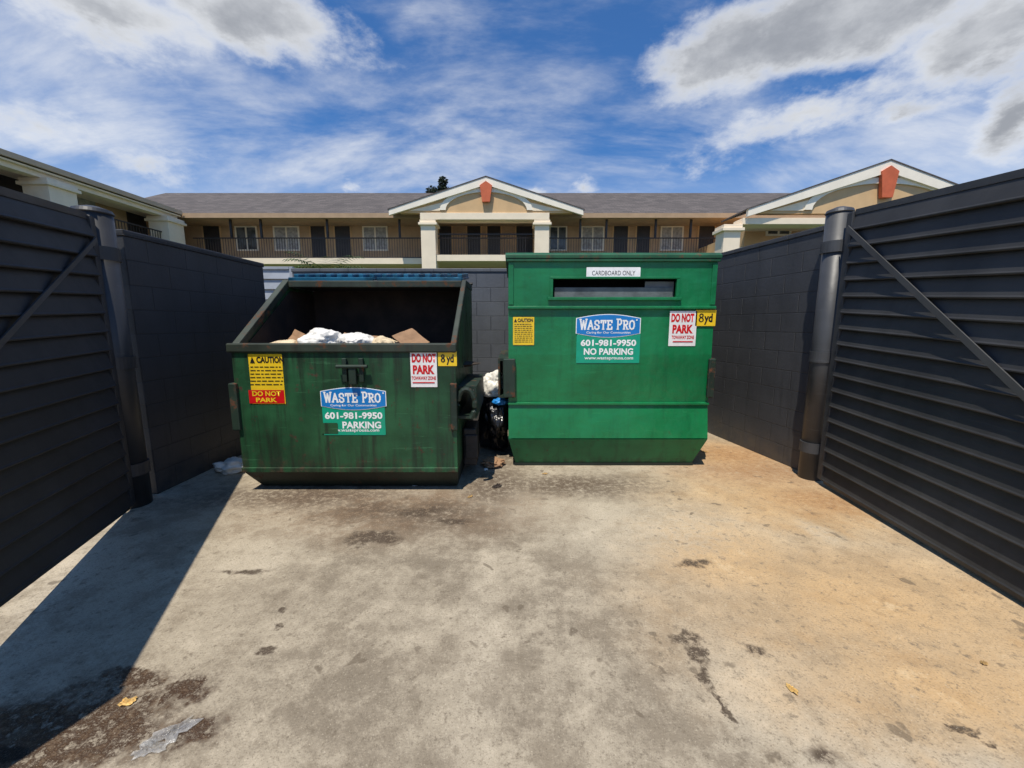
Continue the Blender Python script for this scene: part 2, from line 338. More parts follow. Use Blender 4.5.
SLAB={'W':[[(0.02,1),(.27,0),(.5,.85),(.73,0),(.98,1)],'t0','t1'],'A':[[(.04,0),(.5,1),(.96,0)],[(.22,.36),(.78,.36)],'b0','b1'],
 'S':[[(.88,.72),(.85,.9),(.65,1),(.35,1),(.13,.88),(.13,.66),(.35,.54),(.65,.47),(.87,.34),(.87,.12),(.65,0),(.35,0),(.13,.1),(.1,.3)]],
 'T':[[(.5,0),(.5,1)],[(.04,1),(.96,1)],[(.08,1),(.08,.76)],[(.92,1),(.92,.76)],'bc'],'E':[[(.22,0),(.22,1)],[(.02,1),(.9,1)],[(.22,.52),(.7,.52)],[(.02,0),(.92,0)],[(.9,1),(.9,.78)],[(.92,0),(.92,.24)]],
 'P':[[(.25,0),(.25,1)],[(.05,1),(.65,1),(.9,.88),(.9,.6),(.65,.46),(.25,.46)],'b25'],'R':[[(.22,0),(.22,1)],[(.03,1),(.6,1),(.84,.88),(.84,.62),(.6,.5),(.22,.5)],[(.5,.5),(.86,0)],'b22','b1'],
 'O':[[(.5,1),(.2,.9),(.06,.65),(.06,.35),(.2,.1),(.5,0),(.8,.1),(.94,.35),(.94,.65),(.8,.9),(.5,1)]]}
def slab_text(word,x0,x1,z0,z1,y,mat,parent):
    bm=bmesh.new(); n=sum(.5 if c==' ' else (1.25 if c=='W' else 1) for c in word); adv=(x1-x0)/n; x=x0; yy=[y]
    def stroke(p,q,t):
        d=Vector((q[0]-p[0],q[1]-p[1]));
        if d.length<1e-6: return
        d.normalize(); nn=Vector((-d.y,d.x))*t/2; e=d*t*.42
        yy[0]-=.00002
        bm.faces.new([bm.verts.new((a[0],yy[0],a[1])) for a in ((p[0]-e.x+nn.x,p[1]-e.y+nn.y),(p[0]-e.x-nn.x,p[1]-e.y-nn.y),(q[0]+e.x-nn.x,q[1]+e.y-nn.y),(q[0]+e.x+nn.x,q[1]+e.y+nn.y))])
    for c in word:
        wd_=adv*(.5 if c==' ' else (1.25 if c=='W' else 1))
        if c!=' ':
            L=x+wd_*.10; Wd=wd_*.80; hh=(z1-z0)*(1 if c in'WP' else .86); t=adv*.24
            mp=lambda p:(L+p[0]*Wd,z0+p[1]*hh)
            for st in SLAB[c]:
                if isinstance(st,list):
                    for i in range(len(st)-1): stroke(mp(st[i]),mp(st[i+1]),t)
                else:
                    zz=hh if st[0]=='t' else 0; px={'0':.04,'1':.96,'c':.5,'25':.25,'22':.22}[st[1:]]
                    m_=(L+px*Wd,z0+zz); stroke((m_[0]-adv*.14,m_[1]),(m_[0]+adv*.14,m_[1]),t*.62)
        x+=wd_
    me=bpy.data.meshes.new('lettering'); bm.to_mesh(me); bm.free(); me.materials.append(mat)
    o=bpy.data.objects.new('lettering',me); C.objects.link(o); o.parent=parent; return o
def rrect(bm,x0,x1,z0,z1,y,r,th=.0015):
    pts=[]
    for cx,cz,a0 in ((x1-r,z1-r,0),(x0+r,z1-r,90),(x0+r,z0+r,180),(x1-r,z0+r,270)):
        for k in range(5): a=R(a0+k*22.5); pts.append((cx+r*math.cos(a),cz+r*math.sin(a)))
    prism_y(bm,pts,y-th,y)
def barrel(bm,x0,x1,z0,z1,y,bul=.17,th=.0015):
    pts=[]; n=14; h=z1-z0
    for k in range(n+1): s=k/n; pts.append((x0+(x1-x0)*s,z0+h*bul*(1-math.sin(math.pi*s))))
    for k in range(n+1): s=1-k/n; pts.append((x0+(x1-x0)*s,z1-h*bul*(1-math.sin(math.pi*s))))
    prism_y(bm,pts,y-th,y)
class Face:
    """maps rectangles measured off the photo on the bin's front plate to the bin's own coordinates"""
    def __init__(s,root,Y): s.r=root; s.Y=Y; s.o=root.location
    def rc(s,u0,v0,u1,v1):
        a=P(u0,v0,s.Y); b=P(u1,v1,s.Y); return a.x-s.o.x,b.x-s.o.x,b.z,a.z
    def plate(s,name,rc,mat,y,r=.006,parent=None):
        bm=bmesh.new(); x0,x1,z0,z1=s.rc(*rc); rrect(bm,x0,x1,z0,z1,s.Y-s.o.y+y,r); return finish(bm,name,mat,parent or s.r)
    def text(s,t,rc,mat,y,parent,off=.02):
        x0,x1,z0,z1=s.rc(*rc); return lettering(t,x0,x1,z0,z1,s.Y-s.o.y+y,mat,parent,off)
def logo(f,u0,v0,u1,v1,worn=False):
    W=u1-u0; Hh=v1-v0; q=lambda a,b,c,d:(u0+a*W,v0+b*Hh,u0+c*W,v0+d*Hh); y=f.Y-f.o.y
    st=f.plate('company_sticker',q(0,.06,1,1),K_grn,-.002,.008)
    bm=bmesh.new(); barrel(bm,*f.rc(*q(-.015,-.02,1.015,.47)),y-.0042); finish(bm,'logo_border',K_txt,st)
    bm=bmesh.new(); barrel(bm,*f.rc(*q(-.002,-.004,1.002,.454)),y-.0062); finish(bm,'logo_field',K_blue,st)
    slab_text('WASTE PRO',*f.rc(*q(.04,.09,.93,.295)),y-.0085,K_txt,st)
    f.plate('registered_dot',q(.95,.09,.972,.12),K_txt,-.0085,.002,st)
    f.text('Caring for Our Communities',q(.15,.34,.86,.40),K_txt,-.0085,st,.01)
    if not worn: f.text('601-981-9950',q(.06,.51,.95,.65),K_txt,-.005,st,.035); f.text('NO PARKING',q(.11,.69,.90,.83),K_txt,-.005,st,.035)
    else: f.text('601-981-9950',q(.06,.51,.95,.66),K_txt,-.005,st,.035); f.text('PARKING',q(.33,.71,.93,.86),K_txt,-.005,st,.035)
    f.text('www.wasteprousa.com',q(.12,.87,.90,.945),K_txt,-.005,st,.015)
    if worn: f.plate('peeled_patch',q(.0,.74,.27,.97),M_greenL,-.0042,.01,st)
def nopark(f,u0,v0,u1,v1):
    W=u1-u0; Hh=v1-v0; q=lambda a,b,c,d:(u0+a*W,v0+b*Hh,u0+c*W,v0+d*Hh)
    st=f.plate('no_parking_sticker',(u0,v0,u1,v1),K_white,-.002,.004)
    f.text('DO NOT',q(.06,.07,.95,.32),K_red,-.005,st,.05); f.text('PARK',q(.10,.39,.90,.64),K_red,-.005,st,.05)
    f.text('TOWAWAY ZONE',q(.06,.70,.95,.80),K_red,-.005,st,.03)
    f.plate('rule',q(.1,.86,.9,.89),K_red,-.005,.001,st)
def yd(f,u0,v0,u1,v1):
    W=u1-u0; Hh=v1-v0; q=lambda a,b,c,d:(u0+a*W,v0+b*Hh,u0+c*W,v0+d*Hh)
    st=f.plate('size_sticker',(u0,v0,u1,v1),K_yel,-.002,.004); y=f.Y-f.o.y-.005
    x0,x1,z0,z1=f.rc(*q(.15,.22,.39,.76)); bm=bmesh.new(); cx=(x0+x1)/2; h=z1-z0; tk=.0095
    for (cz,rx,rz,yy) in ((z0+h*.28,(x1-x0)/2,h*.28,y),(z0+h*.76,(x1-x0)/2*.86,h*.25,y-.0008)):
        n=24
        o_=[bm.verts.new((cx+rx*math.cos(2*math.pi*k/n),yy,cz+rz*math.sin(2*math.pi*k/n))) for k in range(n)]
        i_=[bm.verts.new((cx+(rx-tk*1.3)*math.cos(2*math.pi*k/n),yy,cz+(rz-tk)*math.sin(2*math.pi*k/n))) for k in range(n)]
        for k in range(n): bm.faces.new((o_[k],o_[(k+1)%n],i_[(k+1)%n],i_[k]))
    me=bpy.data.meshes.new('lettering'); bm.to_mesh(me); bm.free(); me.materials.append(K_blk); o=bpy.data.objects.new('lettering',me); C.objects.link(o); o.parent=st
    f.text('yd',q(.44,.22,.84,.92),K_blk,-.005,st,.035)
def caution(f,u0,v0,u1,v1,red=True):
    W=u1-u0; Hh=v1-v0; q=lambda a,b,c,d:(u0+a*W,v0+b*Hh,u0+c*W,v0+d*Hh)
    st=f.plate('caution_sticker',(u0,v0,u1,v1),K_yel,-.002,.004)
    f.text('CAUTION',q(.22,.05,.95,.18),K_blk,-.005,st,.04)
    x0,x1,z0,z1=f.rc(*q(.05,.05,.19,.18)); bm=bmesh.new(); y=f.Y-f.o.y
    prism_y(bm,[(x0,z0),(x1,z0),((x0+x1)/2,z1)],y-.006,y-.004); finish(bm,'warning_triangle',K_blk,st)
    bm=bmesh.new(); random.seed(3)
    end=.66 if red else .9
    k=.25
    while k<end:
        x=.07
        while x<.9:
            w=random.uniform(.05,.16); x2=min(x+w,.93); a=f.rc(*q(x,k,x2,k+.018)); box(bm,a[0],a[1],y-.0055,y-.004,a[2],a[3]); x=x2+.03
        k+=.07
    finish(bm,'small_print',K_blk,st)
    if red:
        f.plate('red_band',q(.02,.72,.98,.985),K_red,-.0045,.003,st)
        f.text('DO NOT',q(.12,.74,.88,.84),K_yel,-.0075,st,.03); f.text('PARK',q(.22,.87,.78,.96),K_yel,-.0075,st,.03)
# ---------------------------------------------------------------- open dumpster (left)
LD=thing('open_dumpster','worn dark green dumpster with its slanted top open and full of rubbish','dumpster',(-1.455,3.45,0),R(0))
w=.965
bm=bmesh.new()
prism_x(bm,[(0,.2),(0,1.27),(.03,1.27),(.03,.2)],-w,w,.004); finish(bm,'front_panel',M_greenL,LD)
side=[(.002,.2),(.002,1.27),(.93,1.90),(1.5,1.90),(1.5,.2)]
for s in (-1,1):
    bm=bmesh.new(); prism_x(bm,side,s*(w+.001),s*(w-.03)); finish(bm,'side_panel',M_greenL,LD)
bm=bmesh.new(); box(bm,-w+.032,w-.032,1.46,1.497,.2,1.9); finish(bm,'back_panel',M_inside,LD)
bm=bmesh.new(); frustum(bm,(-w,w,-.002,1.5,.197),(-w+.09,w-.02,.12,1.42,.012)); finish(bm,'tapered_base',M_under,LD)
bm=bmesh.new(); box(bm,-w-.004,w+.004,-.018,.012,.19,.235,.006); finish(bm,'lower_rail',M_greenL,LD)
bm=bmesh.new(); box(bm,-w+.034,w-.034,.031,.036,.3,1.26); finish(bm,'inner_liner',M_inside,LD)
for s in (-1,1):
    bm=bmesh.new(); prism_x(bm,[(.04,.22),(.04,1.24),(.95,1.86),(1.45,1.86),(1.45,.22)],s*(w-.033),s*(w-.038)); finish(bm,'inner_liner',M_inside,LD)
bm=bmesh.new(); box(bm,-w-.03,w+.012,-.022,.045,1.265,1.345,.012); finish(bm,'front_rim',M_rimL,LD)
for s in (-1,1):
    bm=bmesh.new(); prism_x(bm,[(.046,1.27),(.046,1.345),(.92,1.975),(1.52,1.975),(1.52,1.905),(.94,1.905)],s*(w-.045),s*(w+(.02 if s<0 else .005)),.008); finish(bm,'side_rim',M_rimL,LD)
bm=bmesh.new(); box(bm,-w+.047,w-.047,.90,.97,1.895,1.965,.008); finish(bm,'cross_bar',M_rimL,LD)
bm=bmesh.new(); box(bm,-w+.047,w-.047,.972,1.5,1.90,1.93); finish(bm,'top_plate',M_black,LD)
for s in (-1,1):
    bm=bmesh.new(); x0,x1=(-.93,-.01) if s<0 else (.01,.93)
    M=Matrix.Translation((0,.94,1.972))@Matrix.Rotation(R(7.5),4,'X')
    box(bm,x0,x1,0,.64,0,.028,.008,M)
    k=x0+.06
    while k<x1-.05: box(bm,k,k+.05,.0,.62,.03,.065,.006,M); k+=.115
    box(bm,x0+.01,x1-.01,-.03,.0,-.01,.03,.006,M)
    finish(bm,'lid',M_lid,LD)
bm=bmesh.new(); tube(bm,[(-.98,1.5,1.99),(.98,1.5,1.99)],.018,10); finish(bm,'hinge_rod',M_black,LD)
for s in (-1,1):
    bm=bmesh.new(); box(bm,s*(w-.05) if s>0 else -w-.04,w+.01 if s>0 else -(w-.03),-.03,.05,.58,1.0,.01); finish(bm,'guide_plate',M_pocket,LD)
    x0,x1=(w+.003,w+.17) if s>0 else (-w-.08,-w-.003)
    bm=bmesh.new(); box(bm,x0,x1,.09,1.0,.93,.955); box(bm,x0,x1,.09,1.0,.66,.685); box(bm,x1-.022 if s>0 else x0,x1 if s>0 else x0+.022,.09,1.0,.686,.929)
    finish(bm,'fork_pocket',M_pocket,LD)
    if s>0:
        bm=bmesh.new(); ring=[]
        for k in range(15):
            a=R(-60+k*20*.86); ring.append((w+.085+.075*math.cos(a),.03,.80+.14*math.sin(a)))
        tube(bm,ring,.024,8); finish(bm,'pocket_mouth',M_pocket,LD)
bm=bmesh.new(); box(bm,w+.01,w+.14,.35,.7,.12,.50,.015); box(bm,w+.03,w+.155,.33,.37,.2,.44,.01); finish(bm,'side_bracket',M_black,LD)
f=Face(LD,3.45)
bm=bmesh.new(); a=f.rc(338,358,370,384)
box(bm,a[0]+.04,a[0]+.08,-.035,-.002,a[2]+.02,a[3],.006); box(bm,a[1]-.08,a[1]-.04,-.035,-.002,a[2]+.02,a[3],.006); box(bm,a[0]+.10,a[1]-.10,-.05,-.002,a[2],a[3]-.08,.008); tube(bm,[(a[0],-.045,a[3]-.07),(a[1],-.045,a[3]-.07)],.016,10); finish(bm,'latch',M_pocket,LD)
caution(f,248,354,286,404); nopark(f,410,351,437.5,387); yd(f,437.8,351,457,366); logo(f,321,388,386,435,True)
# ---------------------------------------------------------------- cardboard dumpster (right)
RD=thing('cardboard_dumpster','taller bright green closed dumpster with a narrow cardboard slot','dumpster',(1.0,4.1,0))
xl,xr=-1.035,1.04
TZ=2.145
sx0,sx1,sz0,sz1=-.59,.645,1.775,1.955
bm=bmesh.new()
box(bm,xl,xr,0,.03,1.68,sz0,.0); box(bm,xl,xr,0,.03,sz1,TZ); box(bm,xl,sx0,0,.03,sz0,sz1); box(bm,sx1,xr,0,.03,sz0,sz1)
bmesh.ops.remove_doubles(bm,verts=bm.verts[:],dist=.0001); finish(bm,'upper_front_panel',M_greenR,RD)
bm=bmesh.new(); prism_x(bm,[(.004,.70),(-.012,1.2),(.004,1.66),(.03,1.66),(.03,.70)],xl,xr); finish(bm,'middle_front_panel',M_greenR,RD)
bm=bmesh.new(); prism_x(bm,[(-.004,.675),(-.055,.33),(-.03,.32),(.03,.675)],xl,xr); finish(bm,'lower_front_panel',M_greenR2,RD)
bm=bmesh.new(); frustum(bm,(xl,xr,-.055,1.6,.318),(xl+.07,xr-.10,.05,1.5,.032)); finish(bm,'tapered_base',M_skirtR,RD)
bm=bmesh.new(); box(bm,xl+.06,xr-.09,.04,1.5,.004,.030); finish(bm,'base_edge',M_under,RD)
bm=bmesh.new(); box(bm,xl-.006,xr+.006,-.030,.02,1.658,1.688,.006); finish(bm,'upper_ridge',M_greenR,RD)
bm=bmesh.new(); box(bm,xl-.006,xr+.006,-.026,.02,.675,.702,.006); finish(bm,'lower_ridge',M_greenR2,RD)
for s,x in ((-1,xl),(1,xr)):
    bm=bmesh.new(); prism_x(bm,[(-.053,.322),(.002,.69),(.002,TZ),(1.6,TZ),(1.6,.322)],x+s*.0015,x-s*.03); finish(bm,'side_panel',M_greenR,RD)
    bm=bmesh.new(); box(bm,min(x,x-s*.05),max(x,x-s*.05),-.012,-.001,1.70,TZ-.04,.003); finish(bm,'corner_strip',M_greenR,RD)
bm=bmesh.new(); box(bm,xl+.03,xr-.03,1.56,1.598,.33,TZ); finish(bm,'back_panel',M_greenR,RD)
bm=bmesh.new(); prism_x(bm,[(-.03,TZ+.004),(-.03,TZ+.038),(.02,TZ+.065),(1.64,TZ+.12),(1.64,TZ+.004)],xl-.03,xr+.03,.005); finish(bm,'roof_lid',M_rimR,RD)
bm=bmesh.new(); box(bm,xl-.02,xr+.02,-.025,.0,TZ-.026,TZ+.001,.004); finish(bm,'top_rail',M_rimR,RD)
bm=bmesh.new(); box(bm,sx0-.03,sx1+.03,-.012,-.001,sz1,sz1+.02,.003); box(bm,sx0-.05,sx1+.05,-.03,-.001,sz0-.03,sz0,.004); box(bm,sx0-.03,sx0,-.010,-.001,sz0+.001,sz1-.001,.003); box(bm,sx1,sx1+.03,-.010,-.001,sz0+.001,sz1-.001,.003); finish(bm,'slot_frame',M_greenR,RD)
bm=bmesh.new(); box(bm,sx0-.1,sx1+.1,.35,.37,sz0-.15,sz1+.1); finish(bm,'slot_shade_sheet',M_slot,RD)  # near-black sheet standing in for the shade inside the slot
M_flap=simple('grey_flap',(.12,.13,.13),.6,.3,6,.2)
bm=bmesh.new(); box(bm,sx0+.02,sx1-.02,.035,.045,sz0-.02,sz0+.10,.004); box(bm,sx1-.30,sx1-.005,.05,.06,sz0,sz1-.02,.004); finish(bm,'slot_flap',M_flap,RD)
for s,x in ((-1,xl),(1,xr)):
    a,b_=(x-.11,x-.003) if s<0 else (x+.003,x+.08)
    bm=bmesh.new(); box(bm,a,b_,.05,1.45,1.13,1.155); box(bm,a,b_,.05,1.45,.74,.765); box(bm,(a if s<0 else b_-.02),(a+.02 if s<0 else b_),.05,1.45,.766,1.129); finish(bm,'fork_pocket',M_pocket,RD)
    bm=bmesh.new(); c0,c1=(x-.055,x+.07) if s<0 else (x-.035,x+.035)
    box(bm,c0,c1,-.05,-.016,.76,1.16,.01); finish(bm,'guide_plate',M_pocket,RD)
f=Face(RD,4.09)
logo(f,577,315,639,363); caution(f,513,317,534,345,False); nopark(f,670,311,695,346); yd(f,696,310,715,326)
f2=Face(RD,4.1); st=f2.plate('cardboard_sign',(586.5,267.3,640,278.7),K_txt,-.004,.006)
f2.text('CARDBOARD ONLY',(592,270.8,635,275.4),K_blk,-.0065,st,.0)
# ---------------------------------------------------------------- rubbish
M_bagw=simple('white_bag_plastic',(.78,.75,.68),.4,.12,6,.3,dirt=((.45,.38,.28),.5))
M_bagk=simple('black_bag_plastic',(.012,.012,.014),.25,.3,6,.3)
M_paper=simple('grubby_paper',(.62,.50,.32),.8,.25,8,.3,dirt=((.25,.15,.09),.7))
M_card=simple('brown_cardboard',(.31,.18,.095),.85,.15,6,.1,dirt=((.14,.08,.05),.6))
M_bluep=simple('blue_plastic',(.02,.22,.60),.35,.2,6,.1)
M_dirt=simple('dark_litter',(.045,.032,.024),.9,.5,9,.6)
tag(lump('refuse_heap',M_dirt,(-1.44,4.1,1.08),.90,.60,.14,3,.3,3,5),'dark loose refuse heaped inside the open dumpster under the bags','rubbish')
for i,(x,y,z,rx,ry,rz,m,l,sd) in enumerate([
 (-1.80,3.80,1.33,.20,.16,.13,M_bagw,'large white rubbish bag bulging left of centre in the open dumpster',5),
 (-1.45,3.80,1.31,.19,.15,.11,M_bagw,'smooth white sack right of the largest bag in the open dumpster',9),
 (-1.18,3.78,1.29,.14,.14,.10,M_paper,'tan paper sack beside the cardboard in the open dumpster',12),
 (-2.12,3.78,1.30,.17,.14,.06,M_paper,'crumpled tan paper at the left inside the open dumpster',15),
 (-.70,3.85,1.24,.15,.14,.08,M_bagk,'black rubbish bag at the right inside the open dumpster',17)]):
    tag(lump('rubbish_bag',m,(x,y,z),rx,ry,rz,sd,.35,1.5,5,None,i,.10,True),l,'rubbish bag')
def card(x,y,z,wd,ht,rx,ry,rz,label,mat=M_card):
    bm=bmesh.new(); bmesh.ops.create_grid(bm,x_segments=8,y_segments=8,size=.5)
    for v in bm.verts: v.co=Vector((v.co.x*wd,v.co.y*ht,.05*wd*mn.noise(v.co*3+Vector((x*9,y,z)))+(.0 if v.co.x<.15 else (v.co.x-.15)*.25*wd)))
    ex=bmesh.ops.extrude_face_region(bm,geom=bm.faces[:])
    for e in ex['geom']:
        if isinstance(e,bmesh.types.BMVert): e.co.z+=.005
    o=finish(bm,'cardboard_piece',mat); o.location=(x,y,z); o.rotation_euler=(R(rx),R(ry),R(rz)); return tag(o,label,'cardboard')
card(-.95,3.78,1.36,.24,.26,20,38,-20,'folded brown cardboard leaning right of the bags in the open dumpster')
card(-2.03,3.80,1.36,.16,.32,15,-50,35,'brown cardboard scrap tilted at the left of the open dumpster heap')
card(-1.55,4.1,1.34,.34,.22,25,10,15,'dull brown cardboard flap behind the bags in the open dumpster')
tag(lump('rubbish_bag',M_bagk,(-.22,4.85,.34),.20,.30,.42,41,.3,1.6,5,None,0,.12,True),'black rubbish sack standing on the ground in the gap between the dumpsters','rubbish bag')
tag(lump('rubbish_bag',M_bagw,(-.20,4.66,.80),.15,.13,.17,21,.35,1.5,5,None,0,.12,True),'white plastic bag on top of the black sack between the two dumpsters','rubbish bag')
tag(lump('rubbish_bag',M_bluep,(-.12,4.46,.64),.09,.07,.045,23,.4,1.8,4,None,0,.12,True),'crumpled bright blue plastic bag between the two dumpsters','rubbish bag')
tag(lump('rubbish_bag',M_bagk,(-.16,4.50,.40),.12,.14,.22,25,.3,1.6,5,None,0,.12,True),'smaller black sack under the blue bag between the two dumpsters','rubbish bag')
tag(lump('rubbish_bag',M_card,(-.20,4.15,.035),.11,.12,.035,29,.5,3,4,None,0,.25),'brown soggy paper bag flattened on the ground between the dumpsters','rubbish bag')
tag(lump('rubbish_bag',M_bagw,(-2.90,3.98,.05),.15,.12,.07,31,.5,1.8,4,None,0,.2,True),'pale crushed bag on shaded ground left of the open dumpster','rubbish bag')
M_clear=simple('clear_wrap',(.45,.45,.44),.25,.4,14,.5,alpha=.38)
M_leaf=simple('dry_leaf',(.38,.24,.09),.7,.3,20)
M_ochre=simple('ochre_scrap',(.60,.38,.12),.7,.3,20)
def scrap(u,v,sx,sy,rot,mat,name,label,cat,amp=.4,hgt=.012):
    g=G(u,v); bm=bmesh.new(); n=22; rings=[]; off=Vector((u*.7,v*.3,0))
    m_=5; c=bm.verts.new((0,0,hgt))
    for j in range(1,m_+1):
        s=j/m_; row=[]
        for k in range(n):
            a=2*math.pi*k/n; d=Vector((math.cos(a),math.sin(a),0)); r=s*(1+amp*mn.noise(d*1.9+off)+amp*.5*mn.noise(d*5+off))
            row.append(bm.verts.new((sx*r*math.cos(a),sy*r*math.sin(a),.003+hgt*1.6*abs(mn.noise(d*s*3+off))*(1.2-s*.6))))
        rings.append(row)
    for k in range(n):
        bm.faces.new((c,rings[0][k],rings[0][(k+1)%n]))
        for j in range(m_-1): bm.faces.new((rings[j][k],rings[j+1][k],rings[j+1][(k+1)%n],rings[j][(k+1)%n]))
    o=finish(bm,name,mat); o.location=(g.x,g.y,0.001); o.rotation_euler=(0,0,rot); return tag(o,label,cat)
scrap(172,733,.075,.040,.6,M_clear,'plastic_wrapper','crinkled clear plastic wrapper on the stained ground at bottom left','wrapper',1.0,.016)
scrap(148,750,.045,.028,.1,M_clear,'plastic_wrapper','small torn clear wrapper nearest the camera at bottom left','wrapper',1.0,.012)
scrap(128,703,.030,.018,.3,M_ochre,'food_scrap','ochre food scrap on the dark stain at bottom left','scrap')
scrap(792,690,.024,.014,1.8,M_ochre,'dry_leaf','yellowish dry leaf lying on the concrete near the lower right','leaf')
scrap(984,664,.016,.010,.3,M_leaf,'dry_leaf','small tan dry leaf on the orange stained concrete at far right','leaf')
scrap(415,486,.03,.015,.2,M_bagw,'paper_scrap','white paper scrap at the front edge of the open dumpster','scrap')
scrap(470,497,.03,.015,.9,M_leaf,'dry_leaf','brown leaf on the ground in front of the gap between dumpsters','leaf')
scrap(497,487,.05,.03,.4,M_dirt,'food_scrap','dark clump on the ground just in front of the gap between dumpsters','scrap',.6,.03)
scrap(486,470,.035,.02,1.4,M_bagw,'paper_scrap','small white paper scrap on the ground inside the gap between dumpsters','scrap',.6,.02)
scrap(545,474,.03,.02,.4,M_leaf,'dry_leaf','brown leaf just under the front left of the cardboard dumpster','leaf')
scrap(705,452,.04,.02,.2,M_leaf,'dry_leaf','brown leaf at the front right corner of the cardboard dumpster','leaf')
# ---------------------------------------------------------------- motel
def Pz(v,Y): return P(512,v,Y).z
def Px(u,v,Y): return P(u,v,Y).x
GZ=1.9
B=thing('motel_building','long two storey tan motel range with dark railed balcony and central gable','building',(0,24,0))
def part(name,mat,root,fn):
    bm=bmesh.new(); fn(bm)
    bm.transform(Matrix.Translation(-root.location)); return finish(bm,name,mat,root)
YF,YW,YR=22.0,23.5,27.5
zs,zf=4.70,5.0; ze=Pz(214,21.6); zr=Pz(193,YR)
XL,XR=-19.0,17.5
part('wall',M_tan,B,lambda bm:box(bm,XL,XR,YW,YR+4,GZ,ze-.12))
part('balcony_slab',M_cream,B,lambda bm:box(bm,XL,XR,YF-.1,YW-.002,zs,zf))
part('soffit',M_soff,B,lambda bm:box(bm,XL,XR,21.75,YW-.002,ze-.16,ze-.10))
part('roof',M_roof,B,lambda bm:prism_x(bm,[(21.6,ze),(YR,zr),(YR+6,ze),(YR+6,ze-.1),(YR,zr-.12),(21.6,ze-.1)],XL-3.5,XR+2))
part('fascia',M_soff,B,lambda bm:box(bm,XL-1,XR+1,21.53,21.598,ze-.2,ze+.03))
part('railing',M_rail,B,lambda bm:([box(bm,-16.6+i*.135,-16.6+i*.135+.016,YF-.04,YF-.018,zf+.04,zf+1.0) for i in range(215)],box(bm,-16.8,12.6,YF-.06,YF,zf+1.0,zf+1.05),box(bm,-16.8,12.6,YF-.055,YF-.005,zf+.02,zf+.06)))
def window(u0,u1,kind=0,Y=YW,root=B,v0=226,v1=251):
    x0=Px(u0,238,Y); x1=Px(u1,238,Y); a=Pz(v0,Y); b_=Pz(v1,Y)
    def fr(bm):
        e=.08; box(bm,x0,x1,Y-.06,Y-.003,a-e,a); box(bm,x0,x1,Y-.06,Y-.003,b_,b_+e); box(bm,x0,x0+e,Y-.06,Y-.003,b_+e,a-e); box(bm,x1-e,x1,Y-.06,Y-.003,b_+e,a-e)
        m_=(x0+x1)/2; box(bm,m_-.04,m_+.04,Y-.055,Y-.003,b_+e,a-e); zm=(a+b_)/2; box(bm,x0+e,m_-.04,Y-.05,Y-.003,zm-.02,zm+.02); box(bm,m_+.04,x1-e,Y-.05,Y-.003,zm-.02,zm+.02)
    w_=part('window',M_wtrim,root,fr)
    bm=bmesh.new(); box(bm,x0+.07,x1-.07,Y-.025,Y-.004,b_+.07,a-.07); bm.transform(Matrix.Translation(-root.location)); finish(bm,'pane',M_curt if kind else M_glass,w_)
    return w_
def door(u0,u1,Y=YW,root=B):
    x0=Px(u0,238,Y); x1=Px(u1,238,Y)
    part('door',M_door,root,lambda bm:(box(bm,x0+.08,x1-.08,Y-.03,Y-.003,zf,zf+2.03),))
    part('door_frame',M_tan2,root,lambda bm:(box(bm,x0,x0+.08,Y-.05,Y-.003,zf,zf+2.1),box(bm,x1-.08,x1,Y-.05,Y-.003,zf,zf+2.1),box(bm,x0+.08,x1-.08,Y-.05,Y-.003,zf+2.03,zf+2.1)))
for u0,u1,k in ((236,258,0),(274,300,1),(363,388,1),(549,567,0),(581,604,1),(660,683,1)): window(u0,u1,k)
for u0,u1 in ((203,222),(310,327),(334,352),(438,453),(466,482),(486,502),(515,534),(612,629),(635,651),(697,715)): door(u0,u1)
for u in (232,262,328,400,580,606,655,690):
    x=Px(u,238,YF); part('slim_post',M_rail,B,lambda bm:box(bm,x-.05,x+.05,YF-.05,YF+.05,zf+1.06,ze-.17))
for i in range(9):
    x=-15.5+i*3.6
    part('lower_door' if i%2 else 'lower_window',M_door if i%2 else M_curt,B,lambda bm:box(bm,x,x+1.0,YW-.03,YW-.003,GZ if i%2 else GZ+.8,GZ+2.05))
def column(bm,x,y,z0,z1,w_=.36):
    box(bm,x-w_,x+w_,y-w_,y+w_,z0,z1-.25,.01); box(bm,x-w_-.1,x+w_+.1,y-w_-.1,y+w_+.1,z1-.249,z1-.13,.01); box(bm,x-w_-.04,x+w_+.04,y-w_-.04,y+w_+.04,z1-.129,z1,.01)
